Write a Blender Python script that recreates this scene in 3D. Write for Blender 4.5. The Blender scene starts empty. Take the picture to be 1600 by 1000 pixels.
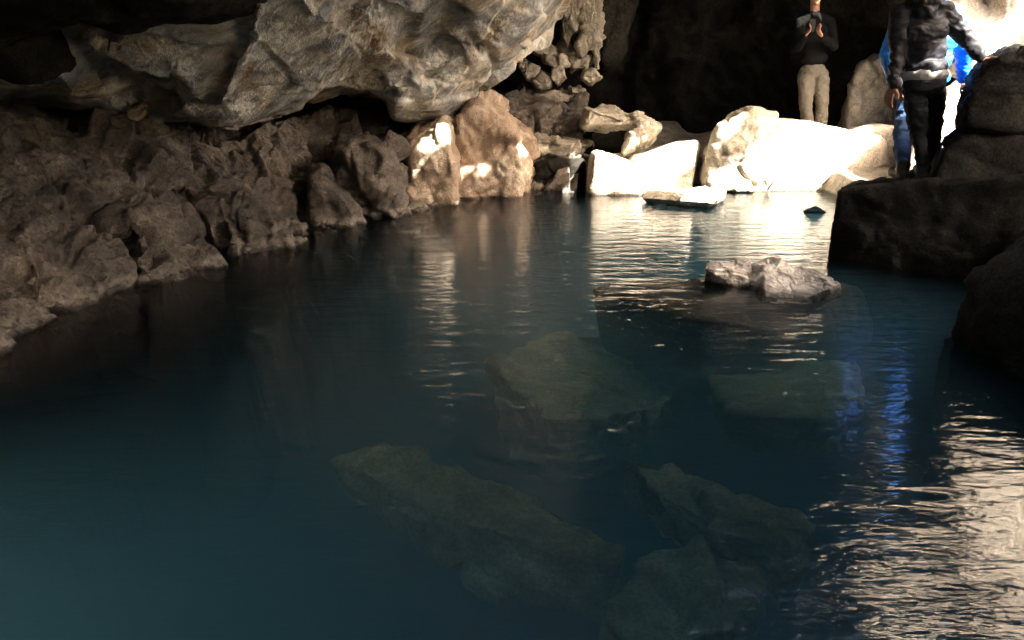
import bpy, bmesh, math, random
import numpy as np
from mathutils import Vector, Matrix
random.seed(4)
SC = bpy.context.scene
COL = SC.collection

# ------------------------------------------------------------------ camera
F = 1200.0; PITCH = math.radians(18.95); CAMZ = 1.5
CP, SP = math.cos(PITCH), math.sin(PITCH)
def ray(px, py):
    a = (px-800)/F; b = (500-py)/F
    return np.array([a, CP+SP*b, -SP+CP*b])
def P(px, py, d):
    r = ray(px, py); return np.array([0, 0, CAMZ]) + r*(d/r[1])
def W(px, py, z=0.0):
    r = ray(px, py); return np.array([0, 0, CAMZ]) + r*((z-CAMZ)/r[2])
cam = bpy.data.objects.new('camera', bpy.data.cameras.new('camera'))
COL.objects.link(cam); cam.location = (0, 0, CAMZ)
cam.rotation_euler = (math.pi/2-PITCH, 0, 0)
cam.data.lens = 27.0; cam.data.sensor_width = 36.0; cam.data.clip_end = 500; cam.data.clip_start = 0.05
SC.camera = cam

# ------------------------------------------------------------------ noise (numpy)
def _h(ix, iy, iz, s):
    n = (ix.astype(np.int64)*374761393 + iy.astype(np.int64)*668265263 + iz.astype(np.int64)*1274126177 + s*974711) & 0xffffffff
    n = ((n ^ (n >> 13))*1274126177) & 0xffffffff
    n = ((n ^ (n >> 16))*2246822519) & 0xffffffff
    return (n ^ (n >> 15)) & 0xffffffff
def vnoise(p, s=0):
    i = np.floor(p).astype(np.int64); f = p-i
    u = f*f*f*(f*(f*6-15)+10); out = 0
    for dx in (0, 1):
        for dy in (0, 1):
            for dz in (0, 1):
                h = _h(i[:, 0]+dx, i[:, 1]+dy, i[:, 2]+dz, s)
                gx = ((h & 1023)/511.5-1); gy = (((h >> 10) & 1023)/511.5-1); gz = (((h >> 20) & 1023)/511.5-1)
                g = gx*(f[:, 0]-dx)+gy*(f[:, 1]-dy)+gz*(f[:, 2]-dz)
                w = (u[:, 0] if dx else 1-u[:, 0])*(u[:, 1] if dy else 1-u[:, 1])*(u[:, 2] if dz else 1-u[:, 2])
                out = out+g*w
    return out
def fbm(p, o=4, s=0, g=.5):
    a = 1; r = 0; q = p.copy()
    for k in range(o):
        r = r+a*vnoise(q, s+k); a *= g; q = q*2.03+7.1
    return r
def ridged(p, o=4, s=0, g=.5):
    a = 1; r = 0; q = p.copy()
    for k in range(o):
        r = r+a*(1-2.2*np.abs(vnoise(q, s+k))); a *= g; q = q*2.1+3.3
    return r-1
def worley(p, s=0):
    i = np.floor(p).astype(np.int64)
    f1 = np.full(len(p), 9.0); f2 = f1.copy(); cid = np.zeros(len(p))
    for dx in (-1, 0, 1):
        for dy in (-1, 0, 1):
            for dz in (-1, 0, 1):
                a, b, c = i[:, 0]+dx, i[:, 1]+dy, i[:, 2]+dz
                h = _h(a, b, c, s)
                q = np.stack([a+(h & 1023)/1023, b+((h >> 10) & 1023)/1023, c+((h >> 20) & 1023)/1023], 1)
                d = np.sqrt(((q-p)**2).sum(1)); m = d < f1
                f2 = np.where(m, f1, np.minimum(f2, d)); cid = np.where(m, (_h(a, b, c, s+9) & 4095)/4095.0, cid); f1 = np.where(m, d, f1)
    return f1, f2, cid
def facet(p, s=0, k=1.0):
    """fractured-rock relief: every worley cell is a plane of its own tilt"""
    i = np.floor(p).astype(np.int64); f1 = np.full(len(p), 9.0); f2 = f1.copy(); out = np.zeros(len(p))
    for dx in (-1, 0, 1):
        for dy in (-1, 0, 1):
            for dz in (-1, 0, 1):
                a, b, c = i[:, 0]+dx, i[:, 1]+dy, i[:, 2]+dz
                h = _h(a, b, c, s); g = _h(a, b, c, s+77)
                q = np.stack([a+(h & 1023)/1023, b+((h >> 10) & 1023)/1023, c+((h >> 20) & 1023)/1023], 1)
                v = np.stack([(g & 1023)/511.5-1, ((g >> 10) & 1023)/511.5-1, ((g >> 20) & 1023)/511.5-1], 1)
                w_ = p-q; d = (w_**2).sum(1); m = d < f1
                f2 = np.where(m, f1, np.minimum(f2, d)); out = np.where(m, (w_*v).sum(1)+.5*v[:, 0], out); f1 = np.where(m, d, f1)
    edge = np.sqrt(f2)-np.sqrt(f1)
    return out*sstep(0, .10, edge)-.25*k*(1-sstep(0, .10, edge)), edge
def sstep(a, b, x):
    t = np.clip((x-a)/(b-a), 0, 1); return t*t*(3-2*t)

# ------------------------------------------------------------------ object helpers
def link(name, me, mat, parent=None, loc=None):
    o = bpy.data.objects.new(name, me); COL.objects.link(o)
    if mat: me.materials.append(mat)
    if parent: o.parent = parent
    return o
def tag(o, label=None, cat=None, group=None, kind=None):
    if label: o['label'] = label
    if cat: o['category'] = cat
    if group: o['group'] = group
    if kind: o['kind'] = kind
    return o
def mesh_from(name, V, Fc, smooth=True):
    me = bpy.data.meshes.new(name); me.from_pydata(V.tolist() if hasattr(V, 'tolist') else V, [], Fc); me.update()
    if smooth: me.polygons.foreach_set('use_smooth', [True]*len(me.polygons))
    return me
def place(o, base):
    """put the origin of a mesh at base (world) while its verts stay put"""
    base = Vector(base); o.data.transform(Matrix.Translation(-base)); o.location = base; return o

def grid_normals(G):
    du = np.gradient(G, axis=0); dv = np.gradient(G, axis=1)
    n = np.cross(du, dv); n /= np.linalg.norm(n, axis=2, keepdims=True)+1e-12
    return n
def tps(ctrl):
    C = np.array(ctrl, float); X = C[:, :2]/400.0; n = len(X)
    def K(a, b):
        d2 = ((a[:, None]-b[None])**2).sum(2); return .5*d2*np.log(d2+1e-9)
    A = np.zeros((n+3, n+3)); A[:n, :n] = K(X, X)+np.eye(n)*2e-3
    A[:n, n] = 1; A[:n, n+1:] = X; A[n, :n] = 1; A[n+1:, :n] = X.T
    w = np.linalg.solve(A, np.r_[C[:, 2], 0, 0, 0])
    def f(q):
        q = q/400.0; out = np.empty(len(q))
        for k in range(0, len(q), 20000):
            s = q[k:k+20000]; out[k:k+20000] = K(s, X)@w[:n]+w[n]+s@w[n+1:]
        return out
    return f
def resample(poly, n):
    P_ = np.array(poly, float); m = len(P_); t = np.linspace(0, m-1, n)
    i = np.clip(t.astype(int), 0, m-2); f = (t-i)[:, None]
    return P_[i]*(1-f)+P_[i+1]*f
def equalize(A, B, n):
    """resample A and B together so columns are evenly spread by their mean spacing"""
    A = np.array(A, float); B = np.array(B, float); L = np.r_[0, np.cumsum(np.linalg.norm(np.diff(A, axis=0), axis=1)+.15*np.linalg.norm(np.diff(B, axis=0), axis=1))]
    t = np.linspace(0, L[-1], n)
    return np.stack([np.interp(t, L, A[:, k]) for k in (0, 1)], 1), np.stack([np.interp(t, L, B[:, k]) for k in (0, 1)], 1)
def pdist(Q, poly):
    """signed distance (px) to a polyline; sign: + on the left of travel; also t along (0..1)"""
    best = np.full(len(Q), 1e9); sg = np.zeros(len(Q)); tt = np.zeros(len(Q)); n = len(poly)-1
    for k in range(n):
        a = np.array(poly[k], float); b = np.array(poly[k+1], float); ab = b-a
        t = np.clip(((Q-a)@ab)/(ab@ab), 0, 1); d = np.linalg.norm(Q-(a+t[:, None]*ab), axis=1)
        s = np.sign(ab[0]*(Q[:, 1]-a[1])-ab[1]*(Q[:, 0]-a[0])); m = d < best
        best = np.where(m, d, best); sg = np.where(m, s, sg); tt = np.where(m, (k+t)/n, tt)
    return best*sg, tt
def feat(Q, feats):
    """relief in metres towards the viewer's side: ridges, grooves, steps along traced lines"""
    h = np.zeros(len(Q))
    for kind, poly, amp, w in feats:
        sd, t = pdist(Q, poly); fade = sstep(0, .12, t)*sstep(0, .12, 1-t) if kind != 'blob' else 1
        if kind == 'ridge': h += amp*np.exp(-(sd/w)**2)*fade
        elif kind == 'sharp': h += amp*np.exp(-np.abs(sd)/w)*fade
        elif kind == 'step': h += amp*np.where(sd > 0, np.exp(-np.abs(sd)/w), 0)*fade*sstep(0, 5, np.abs(sd)+0*sd)
        elif kind == 'blob': h += amp*np.exp(-(sd/w)**2)
    return h

def sheet(name, A, B, depth, nu, nv, mat, feats=(), disp=None, skA=(), skB=(), curl=None, bias=1.0):
    """rock surface: A and B are picture-space edges used only to lay out the survey; every
    vertex gets a real depth, then back/underside rows are added (skA, skB: world offsets)"""
    a, b = equalize(A, B, nu); ts = np.linspace(0, 1, nv)**bias
    Q = a[:, None]*(1-ts[None, :, None])+b[:, None]*ts[None, :, None]
    q = Q.reshape(-1, 2); d = depth(q)-feat(q, feats)
    if curl is not None:
        d = d+curl(np.repeat(np.linspace(0, 1, nu)[:, None], nv, 1).ravel(), np.repeat(ts[None], nu, 0).ravel())
    G = np.array([P(x, y, dd) for (x, y), dd in zip(q, d)]).reshape(nu, nv, 3)
    rows = [G]
    def skirt(start, offs):
        out = []; cur = start; 
        for off, k in offs:
            off = np.array(off, float)
            for j in range(1, k+1): out.append(cur+off*j/k)
            cur = cur+off
        return np.stack(out, 1)
    if skA: rows.insert(0, skirt(G[:, 0], skA)[:, ::-1])
    if skB: rows.append(skirt(G[:, -1], skB))
    G = np.concatenate(rows, 1)
    if disp is not None:
        N = grid_normals(G); view = G-np.array([0, 0, CAMZ]); N *= -np.sign((N*view).sum(2).mean())
        h = disp(G.reshape(-1, 3)).reshape(G.shape[0], G.shape[1], 1); G = G+N*h
    nu, nv = G.shape[:2]
    idx = np.arange(nu*nv).reshape(nu, nv)
    Fc = np.stack([idx[:-1, :-1], idx[1:, :-1], idx[1:, 1:], idx[:-1, 1:]], -1).reshape(-1, 4)
    return link(name, mesh_from(name, G.reshape(-1, 3), Fc.tolist()), mat)

_ico = {}
def ico(n):
    if n not in _ico:
        bm = bmesh.new(); bmesh.ops.create_icosphere(bm, subdivisions=n, radius=1)
        _ico[n] = (np.array([v.co[:] for v in bm.verts]), [[v.index for v in f.verts] for f in bm.faces]); bm.free()
    return _ico[n]
def hull_star(pts, sub=6, p=14.0):
    pts = np.array(pts, float); c = (pts.min(0)+pts.max(0))/2; sc = (pts.max(0)-pts.min(0))/2+1e-6
    q = (pts-c)/sc
    bm = bmesh.new()
    for v in q: bm.verts.new(v)
    r = bmesh.ops.convex_hull(bm, input=bm.verts[:])
    bmesh.ops.recalc_face_normals(bm, faces=bm.faces[:])
    N = []; D = []
    for f in bm.faces:
        n = np.array(f.normal); 
        if np.linalg.norm(n) < .5: continue
        d = float(n@np.array(f.verts[0].co))
        if d < 0: n, d = -n, -d
        key = True
        for n2, d2 in zip(N, D):
            if n@n2 > .999 and abs(d-d2) < .01: key = False
        if key: N.append(n); D.append(max(d, .02))
    bm.free(); N = np.array(N); D = np.array(D)
    U, Fc = ico(sub)
    k = np.clip(U@N.T/D, 1e-6, None)
    m = k.max(1, keepdims=True)
    inv = (m[:, 0])*((k/m)**p).sum(1)**(1/p)
    return U/inv[:, None]*sc+c, Fc
def vnormals(V, Fc):
    Fa = np.array(Fc); n = np.cross(V[Fa[:, 1]]-V[Fa[:, 0]], V[Fa[:, 2]]-V[Fa[:, 0]])
    N = np.zeros_like(V)
    for k in range(3): np.add.at(N, Fa[:, k], n)
    return N/(np.linalg.norm(N, axis=1, keepdims=True)+1e-12)
def rock(name, hulls, mat, label, cat='boulder', group=None, seed=0, amp=.05, freq=1.5, chip=.03, p=14, sub=6, extra=None):
    """one rock from one or more hull point clouds (all in world metres)"""
    Vs = []; Fs = []; o = 0
    for i, pts in enumerate(hulls):
        V, Fc = hull_star(pts, sub, p); N = vnormals(V, Fc)
        q = V+seed*13.7+i*3.1
        h = amp*.8*fbm(q*freq, 3, seed)
        wq = q+.10*np.stack([fbm(q*2.5, 3, seed+7), fbm(q*2.5, 3, seed+8), fbm(q*2.5, 3, seed+9)], 1)
        h += chip*1.5*facet(wq*freq*1.25, seed+5)[0]+chip*.55*facet(wq*freq*3.3, seed+6)[0]
        h += .25*chip*ridged(q*freq*5, 4, seed+20)+.005*fbm(q*16, 3, seed+3)
        if extra is not None: h += extra(V)
        V = V+N*h[:, None]
        Vs.append(V); Fs += [[a+o for a in f] for f in Fc]; o += len(V)
    V = np.concatenate(Vs)
    ob = link(name, mesh_from(name, V, Fs), mat)
    c = V.mean(0); place(ob, (c[0], c[1], V[:, 2].min()))
    tag(ob, label, cat, group)
    return ob
def block(outline, d, thick, fr=.82, bk=.85, sink=None, tilt=0.0, mid=.45):
    """hull points of a rock whose silhouette is traced; depth d is its front"""
    o = np.array(outline, float); c = o.mean(0); pts = []
    dd = d if hasattr(d, '__len__') else [d]*len(o)
    for (x, y), di in zip(o, dd):
        di = di+tilt*(c[1]-y)/100
        pts.append(P(x, y, di+thick*mid))
        x1, y1 = c+(np.array([x, y])-c)*fr; pts.append(P(x1, y1, di))
        x2, y2 = c+(np.array([x, y])-c)*bk; pts.append(P(x2, y2, di+thick))
    if sink is not None:
        for q in list(pts):
            pts.append(np.array([q[0], q[1], sink]))
    return pts
def plan(outline, zt, zb, grow=1.25):
    """hull points from a waterline/plan outline traced at height zt"""
    zt = zt if hasattr(zt, '__len__') else [zt]*len(outline)
    T = [W(x, y, z) for (x, y), z in zip(outline, zt)]; c = np.mean(T, 0)
    return T+[np.array([c[0]+(q[0]-c[0])*grow, c[1]+(q[1]-c[1])*grow, zb]) for q in T]

# ------------------------------------------------------------------ materials
def newmat(name):
    m = bpy.data.materials.new(name); m.use_nodes = True; nt = m.node_tree; nt.nodes.clear()
    return m, nt, nt.nodes, nt.links
class NB:
    def __init__(s, nt): s.nt = nt; s.n = nt.nodes; s.l = nt.links
    def node(s, t, **kw):
        x = s.n.new(t)
        for k, v in kw.items():
            if k.startswith('i_'): x.inputs[k[2:].replace('_', ' ')].default_value = v
            else: setattr(x, k, v)
        return x
    def noise(s, vec, scale, detail=6, rough=.6, dist=0.0):
        x = s.node('ShaderNodeTexNoise'); x.inputs['Scale'].default_value = scale; x.inputs['Detail'].default_value = detail
        x.inputs['Roughness'].default_value = rough; x.inputs['Distortion'].default_value = dist; s.l.new(vec, x.inputs['Vector']); return x
    def vor(s, vec, scale, feature='F1'):
        x = s.node('ShaderNodeTexVoronoi'); x.feature = feature; x.inputs['Scale'].default_value = scale; s.l.new(vec, x.inputs['Vector']); return x
    def ramp(s, fac, stops, interp='LINEAR'):
        x = s.node('ShaderNodeValToRGB'); e = x.color_ramp.elements; x.color_ramp.interpolation = interp
        while len(e) < len(stops): e.new(.5)
        for a, (p, c) in zip(e, stops):
            a.position = p; a.color = (*c, 1) if hasattr(c, '__len__') else (c, c, c, 1)
        s.l.new(fac, x.inputs['Fac']); return x
    def mix(s, fac, a, b, mode='MIX'):
        x = s.node('ShaderNodeMix'); x.data_type = 'RGBA'; x.blend_type = mode
        for sock, v in ((x.inputs[0], fac), (x.inputs[6], a), (x.inputs[7], b)):
            if hasattr(v, 'is_output') or hasattr(v, 'links'): s.l.new(v, sock)
            elif hasattr(v, '__len__'): sock.default_value = (*v, 1)
            else: sock.default_value = v if sock.type == 'VALUE' else (v, v, v, 1)
        return x.outputs[2]
    def math(s, op, a, b=None, c=None):
        x = s.node('ShaderNodeMath'); x.operation = op
        for i, v in enumerate((a, b, c)):
            if v is None: continue
            if hasattr(v, 'links'): s.l.new(v, x.inputs[i])
            else: x.inputs[i].default_value = v
        return x.outputs[0]
def rock_mat(name, c1, c2, c3, vein=None, vein_amt=0.0, ochre=None, ochre_amt=0.0, rough=.75, bump=.6, scale=1.0, specks=0.0, pits=0.0, spec=.35, grain=1.0, streak=0.0, band=None, crust=0.0):
    m, nt, n, l = newmat(name); b = NB(nt)
    geo = b.node('ShaderNodeNewGeometry'); pos = geo.outputs['Position']
    n1 = b.noise(pos, 1.3*scale, 7, .62, .6); n2 = b.noise(pos, 6*scale, 8, .68, .2); n3 = b.noise(pos, 38*scale, 6, .7)
    col = b.ramp(n1.outputs['Fac'], [(.36, c1), (.5, c2), (.64, c3)]).outputs['Color']
    col = b.mix(.65, col, b.ramp(n2.outputs['Fac'], [(.3, .25), (.5, .5), (.72, .8)]).outputs['Color'], 'OVERLAY')
    col = b.mix(.5*grain, col, b.ramp(n3.outputs['Fac'], [(.36, .08), (.5, .5), (.64, .92)]).outputs['Color'], 'OVERLAY')
    if ochre:
        o = b.noise(pos, 1.7*scale, 6, .6, .8); fac = b.ramp(o.outputs['Fac'], [(.47, 0.0), (.62, 1.0)]).outputs['Color']
        col = b.mix(b.math('MULTIPLY', fac, ochre_amt), col, b.mix(n2.outputs['Fac'], ochre, tuple(x*.45 for x in ochre)))
    if streak:
        mp = b.node('ShaderNodeMapping'); mp.inputs['Rotation'].default_value = (.3, .75, -.35); mp.inputs['Scale'].default_value = (.55, 2.4, 3.2); l.new(pos, mp.inputs['Vector'])
        sn = b.noise(mp.outputs[0], 1.5*scale, 9, .68, 1.1)
        col = b.mix(streak, col, b.ramp(sn.outputs['Fac'], [(.30, .12), (.44, .34), (.52, .55), (.60, .74), (.72, .92)]).outputs['Color'], 'OVERLAY')
        col = b.mix(b.ramp(sn.outputs['Fac'], [(.56, 0.0), (.66, .7)]).outputs['Color'], col, band)
    warp = b.mix(.22, pos, n1.outputs['Color'], 'ADD')
    height = b.math('ADD', b.math('MULTIPLY', n2.outputs['Fac'], .6), b.math('MULTIPLY', n3.outputs['Fac'], .22))
    if vein:
        wv = b.noise(pos, 2.2*scale, 5, .6); wp = b.mix(.45, pos, wv.outputs['Color'], 'ADD')
        v = b.vor(wp, 1.9*scale, 'DISTANCE_TO_EDGE'); v2 = b.vor(wp, 6.5*scale, 'DISTANCE_TO_EDGE')
        msk = b.noise(pos, 1.4*scale, 4, .55)
        a = b.ramp(v.outputs['Distance'], [(.0, 1.0), (.022, .75), (.07, 0.0)]).outputs['Color']
        a2 = b.ramp(v2.outputs['Distance'], [(.0, .8), (.03, 0.0)]).outputs['Color']
        mk = b.ramp(msk.outputs['Fac'], [(.42, 0.0), (.6, 1.0)]).outputs['Color']
        tot = b.math('MULTIPLY', b.math('MAXIMUM', a, b.math('MULTIPLY', a2, .8)), b.math('MULTIPLY', mk, vein_amt))
        crust = b.ramp(b.noise(pos, 4.2*scale, 7, .72, .4).outputs['Fac'], [(.55, 0.0), (.63, 1.0)]).outputs['Color']
        tot = b.math('MAXIMUM', tot, b.math('MULTIPLY', crust, vein_amt*.55))
        col = b.mix(tot, col, vein)
        height = b.math('ADD', height, b.math('MULTIPLY', tot, .12))
    if specks:
        v = b.vor(pos, 34*scale); sp = b.ramp(v.outputs['Distance'], [(.10, 1.0), (.2, 0.0)]).outputs['Color']
        mk = b.ramp(b.noise(pos, 3*scale, 4, .6).outputs['Fac'], [(.5, 0.0), (.62, 1.0)]).outputs['Color']
        s_ = b.math('MULTIPLY', b.math('MULTIPLY', sp, mk), specks); col = b.mix(s_, col, (.75, .72, .66))
        height = b.math('ADD', height, b.math('MULTIPLY', s_, .2))
    if pits:
        v = b.vor(b.mix(.06, pos, n3.outputs['Color'], 'ADD'), 15*scale); pt = b.ramp(v.outputs['Distance'], [(.12, 0.0), (.42, 1.0)]).outputs['Color']
        height = b.math('ADD', height, b.math('MULTIPLY', pt, pits*.5))
    if crust:   # lime deposit left by the water along the shore, dark wet stone just under it
        sx = b.node('ShaderNodeSeparateXYZ'); l.new(pos, sx.inputs[0])
        zz = b.math('ADD', sx.outputs['Z'], b.math('MULTIPLY', b.math('SUBTRACT', n2.outputs['Fac'], .5), -.22))
        cm = b.ramp(zz, [(.015, 0.0), (.035, 1.0), (.07, .8), (.11, 0.0)]).outputs['Color']
        col = b.mix(b.ramp(sx.outputs['Z'], [(.012, .75), (.03, 0.0)]).outputs['Color'], col, (.03, .027, .022))
        col = b.mix(b.math('MULTIPLY', cm, crust), col, (.62, .56, .47))
    bs = b.node('ShaderNodeBsdfPrincipled'); l.new(col, bs.inputs['Base Color'])
    rr = b.ramp(n2.outputs['Fac'], [(.35, max(.05, rough-.22)), (.65, min(1, rough+.12))]); l.new(rr.outputs['Color'], bs.inputs['Roughness'])
    bs.inputs['Specular IOR Level'].default_value = spec
    bp = b.node('ShaderNodeBump'); bp.inputs['Strength'].default_value = bump; bp.inputs['Distance'].default_value = .085/scale
    l.new(height, bp.inputs['Height']); l.new(bp.outputs['Normal'], bs.inputs['Normal'])
    out = b.node('ShaderNodeOutputMaterial'); l.new(bs.outputs[0], out.inputs['Surface'])
    return m
M = {}
M['bank'] = rock_mat('brown_lava', (.036, .029, .022), (.092, .073, .056), (.19, .155, .122), rough=.62, bump=1.0, scale=1.6, specks=.15, pits=.5, crust=.22, grain=1.3, spec=.6)
M['ceil'] = rock_mat('veined_basalt', (.075, .08, .086), (.31, .315, .305), (.68, .65, .57), vein=(.76, .70, .58), vein_amt=.85, ochre=(.42, .27, .11), ochre_amt=.75, rough=.5, bump=1.0, scale=1.0, specks=.9, spec=.6, grain=.35, streak=.95, band=(.62, .56, .44))
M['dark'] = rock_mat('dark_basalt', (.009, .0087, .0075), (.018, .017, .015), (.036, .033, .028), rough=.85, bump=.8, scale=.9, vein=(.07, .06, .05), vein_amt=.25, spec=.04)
M['tan'] = rock_mat('tan_rock', crust=.7, c1=(.20, .14, .10), c2=(.34, .25, .18), c3=(.50, .41, .31), vein=(.62, .55, .45), vein_amt=.55, ochre=(.36, .21, .11), ochre_amt=.5, rough=.6, bump=.7, scale=1.5, spec=.5)
M['wall'] = rock_mat('sandy_rock', (.42, .35, .26), (.60, .53, .43), (.76, .70, .60), vein=(.68, .6, .5), vein_amt=.4, rough=.75, bump=.8, scale=1.1)
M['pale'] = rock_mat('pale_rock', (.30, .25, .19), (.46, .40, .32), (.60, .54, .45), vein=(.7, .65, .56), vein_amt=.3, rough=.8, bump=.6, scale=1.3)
M['grey'] = rock_mat('grey_rock', (.16, .14, .11), (.27, .24, .19), (.40, .35, .28), vein=(.5, .45, .38), vein_amt=.3, rough=.75, bump=.7, scale=1.6)
M['wetgrey'] = rock_mat('wet_rock', (.08, .075, .07), (.45, .41, .35), (.80, .75, .68), vein=(.8, .76, .68), vein_amt=.7, grain=.5, rough=.4, bump=.7, scale=3.2, spec=.7)
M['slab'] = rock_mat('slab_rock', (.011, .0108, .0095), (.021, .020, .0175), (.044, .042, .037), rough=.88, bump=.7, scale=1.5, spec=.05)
M['green'] = rock_mat('algae_rock', (.14, .19, .11), (.25, .32, .20), (.40, .47, .32), rough=.9, bump=.5, scale=1.4)

# ------------------------------------------------------------------ sun and sky
TOSUN = Vector((.55, -.45, .70)).normalized()
sun = bpy.data.objects.new('sun', bpy.data.lights.new('sun', 'SUN')); COL.objects.link(sun)
sun.data.energy = 5.0; sun.data.angle = math.radians(.5); sun.data.color = (1, .92, .80)
sun.rotation_euler = TOSUN.to_track_quat('Z', 'Y').to_euler()
w = bpy.data.worlds.new('World'); SC.world = w; w.use_nodes = True; nt = w.node_tree; nt.nodes.clear()
sk = nt.nodes.new('ShaderNodeTexSky'); sk.sky_type = 'NISHITA'; sk.sun_disc = False
sk.sun_elevation = math.asin(TOSUN.z); sk.sun_rotation = math.atan2(TOSUN.x, TOSUN.y); sk.dust_density = 7.0; sk.air_density = .8; sk.ozone_density = .3
bg = nt.nodes.new('ShaderNodeBackground'); bg.inputs['Strength'].default_value = .15
ow = nt.nodes.new('ShaderNodeOutputWorld'); wm = nt.nodes.new('ShaderNodeMix'); wm.data_type = 'RGBA'; wm.blend_type = 'MULTIPLY'; wm.inputs[0].default_value = 1; wm.inputs[7].default_value = (1, .92, .82, 1)
nt.links.new(sk.outputs[0], wm.inputs[6]); nt.links.new(wm.outputs[2], bg.inputs[0]); nt.links.new(bg.outputs[0], ow.inputs[0])
SC.view_settings.view_transform = 'Standard'; SC.view_settings.look = 'None'; SC.view_settings.exposure = 3.65
SC.view_settings.gamma = 1.0

# ------------------------------------------------------------------ cave shell with its roof opening and more openings added for light
TS = np.array(TOSUN)
LIT = np.array([(.72, 8.35), (1.9, 8.45), (2.25, 7.4), (2.0, 6.4), (2.4, 6.4), (2.95, 6.85), (4.2, 7.2), (6.0, 7.4), (6.0, 9.95), (4.0, 9.95), (3.0, 9.75), (2.85, 9.45), (2.6, 9.05), (2.42, 8.75), (2.25, 8.75), (2.15, 9.15), (2.0, 9.4), (1.85, 9.5), (.8, 9.5)])
LIT2 = np.array([(3.7, -.2), (6.6, -.2), (6.6, 4.9), (4.7, 4.9), (3.9, 3.8)])  # unseen opening on the right, added for warm side light on bank and roof
LIT3 = np.array([(-4.2, 1.3), (-4.1, 2.7), (-3.2, 2.8), (-2.8, 2.0), (-2.7, 1.1), (-3.0, .7), (-4.0, .8)])  # unseen opening above the near pool, added to light water and bank
LIT5 = np.array([(-1.0, -2.2), (-.6, -3.2), (1.0, -3.0), (.8, -2.0)])  # unseen opening behind the viewer, added to let in more sky light
LIT4 = np.array([(2.3, 10.9), (4.7, 10.9), (3.4, 12.4), (1.0, 12.4)])
SPOTS = [(-1.2, 5.2, .22), (-.3, 4.8, .22), (-1.3, 6.4, .2), (.1, 7.7, .26), (.85, 7.2, .22), (.3, 6.5, .22), (-.5, 7.1, .24), (1.1, 6.2, .20), (-.6, 6.1, .22), (.4, 5.5, .18), (1.2, 5.2, .14), (2.02, 5.32, .2), (-1.0, 8.32, .17), (-.93, 8.05, .10), (.02, 8.75, .12), (-.45, 8.5, .10), (-.25, 8.55, .07), (-1.05, 8.55, .1)]  # roof pinholes: sun dapples on the rocks, most added to brighten the water
for px_, py_, r_ in ((1536, 4, .17), (1534, 24, .10)):
    t_ = P(px_, py_, 9.1); SPOTS.append((t_[0]-TS[0]/TS[2]*(t_[2]-.4), t_[1]-TS[1]/TS[2]*(t_[2]-.4), r_))  # sun dapples added on the wall, standing for a gap of sky
def inside(poly, Q):
    r = np.zeros(len(Q), bool); j = len(poly)-1
    for i in range(len(poly)):
        xi, yi = poly[i]; xj, yj = poly[j]
        c = ((yi > Q[:, 1]) != (yj > Q[:, 1])) & (Q[:, 0] < (xj-xi)*(Q[:, 1]-yi)/(yj-yi+1e-12)+xi)
        r ^= c; j = i
    return r
def shell():
    nu, nv = 640, 300
    az = np.linspace(0, 2*math.pi, nu, endpoint=False); t = np.linspace(0, 1, nv)
    A, T = np.meshgrid(az, t, indexing='ij')
    cx, cy = .6, 5.6
    e = 2/2.6
    ca, sa = np.cos(A), np.sin(A)
    rx = np.where(ca > 0, 6.2, 6.4); ry = np.where(sa > 0, 8.2, 13.0)
    X = np.sign(ca)*np.abs(ca)**e*rx; Y = np.sign(sa)*np.abs(sa)**e*ry
    phi = T*math.pi/2; rr = np.cos(phi)**.55; z = -2.6+(4.5+2.6)*np.sin(phi)**.8
    G = np.stack([cx+X*rr, cy+Y*rr, z], -1); q = G.reshape(-1, 3)
    N = (q-np.array([cx, cy, 1.0])); N /= np.linalg.norm(N, axis=1, keepdims=True)
    strk = q*np.array([1.1, 1.1, .45])
    h = .45*fbm(strk*.6, 4, 3)+.22*ridged(strk*1.3, 4, 8)+.04*fbm(q*6, 3, 2)
    q = q-N*h[:, None]
    low = q[:, 2] < 1.2
    s = (q[:, 2]-.4)/TS[2]; pr = q[:, :2]-TS[None, :2]*s[:, None]
    jit = np.stack([fbm(q*1.6, 4, 31), fbm(q*1.6, 4, 57)], 1)*.35
    hole = ((inside(LIT, pr+jit) & (q[:, 2] > 2.2)) | (inside(LIT4, pr+jit*.6) & (q[:, 2] > 3.2) & (q[:, 1] < 9.1)) | inside(LIT2, pr+jit*.7) | ((inside(LIT3, pr+jit*.5) | inside(LIT5, pr+jit*.6)) & (q[:, 2] > 3))) & ~low
    for sx, sy, sr in SPOTS: hole |= (np.hypot(pr[:, 0]+jit[:, 0]*.25-sx, pr[:, 1]+jit[:, 1]*.25-sy) < sr) & (q[:, 2] > 3)
    idx = np.arange(nu*nv).reshape(nu, nv); nxt = np.roll(idx, -1, 0)
    Fc = np.stack([idx[:, :-1], nxt[:, :-1], nxt[:, 1:], idx[:, 1:]], -1).reshape(-1, 4)
    keep = ~(hole[Fc].all(1)); Fc = Fc[keep]
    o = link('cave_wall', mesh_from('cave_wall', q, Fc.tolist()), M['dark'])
    tag(o, 'dark basalt walls and roof around the cave, with unseen openings added for light', 'cave wall', kind='structure')
shell()

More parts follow.
